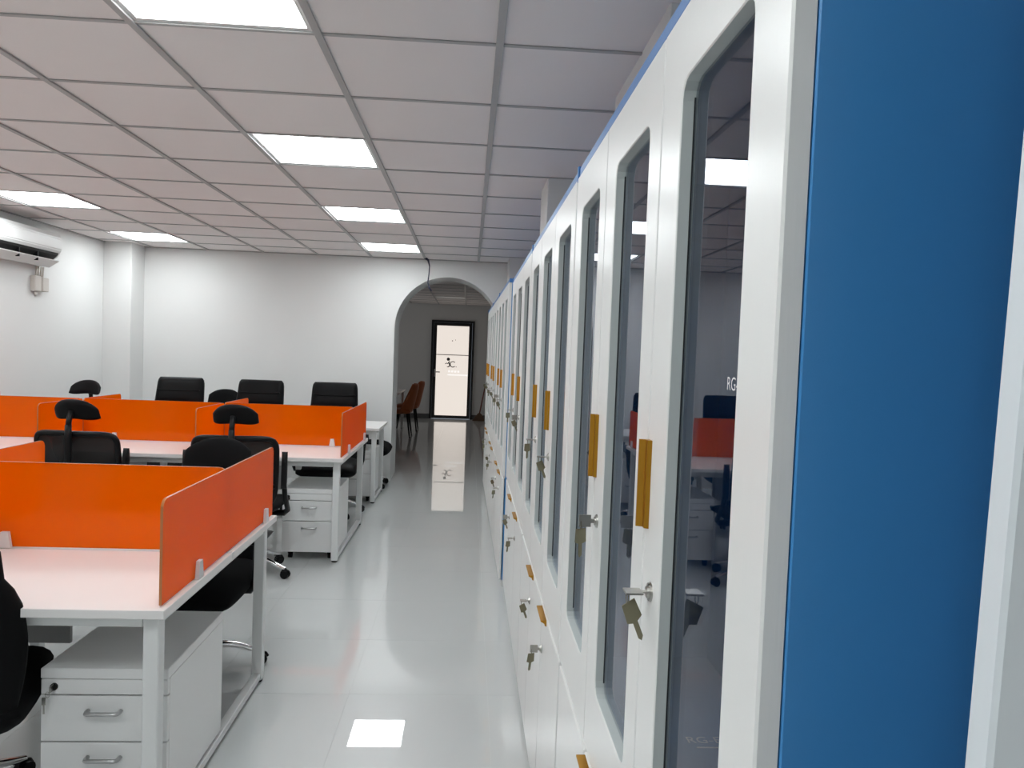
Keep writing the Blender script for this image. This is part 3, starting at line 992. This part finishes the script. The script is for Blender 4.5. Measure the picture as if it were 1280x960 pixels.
# x-z profile along y
bm2 = BM()
prof = [(0.0, 0.0), (0.085, 0.0), (0.135, 0.045), (0.19, 0.10), (0.215, 0.15), (0.215, 0.25), (0.19, 0.295), (0.0, 0.295)]
b.free()
prism(bm2, prof, 'y', -0.47, 0.47)
bmesh.ops.bevel(bm2, geom=bm2.edges[:], offset=0.008, segments=2, affect='EDGES')
obj('casing', bm2, white_pl, ac)
b = BM(); prism(b, [(0.128, 0.030), (0.196, 0.098), (0.206, 0.118), (0.12, 0.05)], 'y', -0.43, 0.43)
obj('outlet', b, mat('outlet_black', (0.006, 0.006, 0.006), 0.6), ac)
b = BM(); prism(b, [(0.120, -0.012), (0.205, 0.045), (0.208, 0.052), (0.122, -0.002)], 'y', -0.44, 0.44)
obj('flap', b, white_pl, ac)
b = BM()
for yy in (-0.14, 0.12): box(b, 0.14, 0.20, yy, yy + 0.012, 0.02, 0.095)
obj('flap_hinge', b, plastic_m, ac)
sock = thing('isolator_box', 'small beige box with cables under the air conditioner', 'box', (XL, 6.88, 1.99))
b = BM(); box(b, 0, 0.045, -0.10, 0.0, -0.09, 0.05, bev=0.006); obj('housing', b, beige_pl, sock)
b = BM(); box(b, 0, 0.055, 0.002, 0.10, -0.085, 0.04, bev=0.006); obj('cover', b, beige_pl, sock, )
b = BM()
for k, yy in enumerate((-0.05, -0.02, 0.02, 0.05)): tube(b, [(0.022, yy, 0.045), (0.024, yy + 0.004, 0.09), (0.022, yy + 0.012, 0.135)], 0.008, 6)
obj('cable', b, beige_pl, sock, smooth=True)
b = BM(); tube(b, [(0.02, -0.06, -0.088), (0.022, -0.055, -0.125), (0.02, -0.04, -0.10)], 0.012, 6); obj('cable_loop', b, beige_pl, sock, smooth=True)

# cable hanging from the ceiling edge
b = BM()
tube(b, [(-0.53, 8.27, 2.53), (-0.495, 8.26, 2.505), (-0.478, 8.26, 2.44), (-0.482, 8.25, 2.34), (-0.49, 8.25, 2.26), (-0.475, 8.25, 2.20), (-0.445, 8.25, 2.165)], [0.016, 0.012, 0.007, 0.007, 0.008, 0.009, 0.008], 8)
tag(obj('hanging_cable', b, cable_m, smooth=True), 'thin dark cable hanging from the ceiling in front of the arch', 'cable')

# ------------------------------------------------------------------ far room furniture
tb = thing('dining_table', 'white table on slim legs seen through the arch', 'table', (-1.60, 13.0, 0))
b = BM(); box(b, -0.60, 0.40, -1.0, 1.1, 0.715, 0.75, bev=0.004); obj('tabletop', b, desk_m, tb)
for sx in (-0.58, 0.33):
    for yy in (-0.96, 1.02):
        b = BM(); box(b, sx, sx + 0.05, yy, yy + 0.05, 0, 0.715, bev=0.004); obj('leg', b, frame_m, tb)
def side_chair(label, loc, rz):
    root = thing('dining_chair', label, 'chair', loc, rz, 'orange-brown chairs beyond the arch')
    b = BM()
    pad(b, lambda u, v: (0.23 * u, 0.21 * v, 0.45 - 0.015 * (1 - u * u) * (1 - v * v)), 10, 10, 0.09, 5, 5)
    obj('seat', b, orange_fab, root, smooth=True)
    b = BM()
    def f(u, v):
        t = (v + 1) / 2
        return (u * (0.245 - 0.05 * t * t), -0.20 - 0.11 * t + 0.20 * u * u * (1 - 0.55 * t), 0.42 + 0.50 * t)
    pad(b, f, 12, 12, 0.05, 6, 6)
    obj('backrest', b, orange_fab, root, smooth=True)
    for sx in (-1, 1):
        for sy in (-1, 1):
            b = BM(); tube(b, [(sx * 0.16, sy * 0.14, 0.43), (sx * 0.215, sy * 0.20, 0.0)], [0.02, 0.011], 8)
            obj('leg', b, plastic_m, root, smooth=True, sharp=50)
    return root
oc = side_chair('nearer orange-brown chair at the white table beyond the arch', (-1.17, 12.70, 0), PI / 2)
dup(oc, (-1.13, 13.75, 0), PI / 2, 'farther orange-brown chair at the white table, beside the glass door')

br = thing('broom', 'red-handled broom leaning on the end wall right of the glass door', 'broom', (0.26, 16.05, 0))
b = BM(); tube(b, [(0.0, -0.03, 0.14), (0.12, 0.22, 0.80)], 0.015, 8); obj('broom_handle', b, wood_dark, br, smooth=True)
b = BM(); prism(b, [(-0.15, 0.0), (0.12, 0.0), (0.085, 0.10), (0.025, 0.17), (-0.025, 0.17), (-0.10, 0.08)], 'y', -0.06, -0.01); obj('broom_head', b, bristle_m, br)
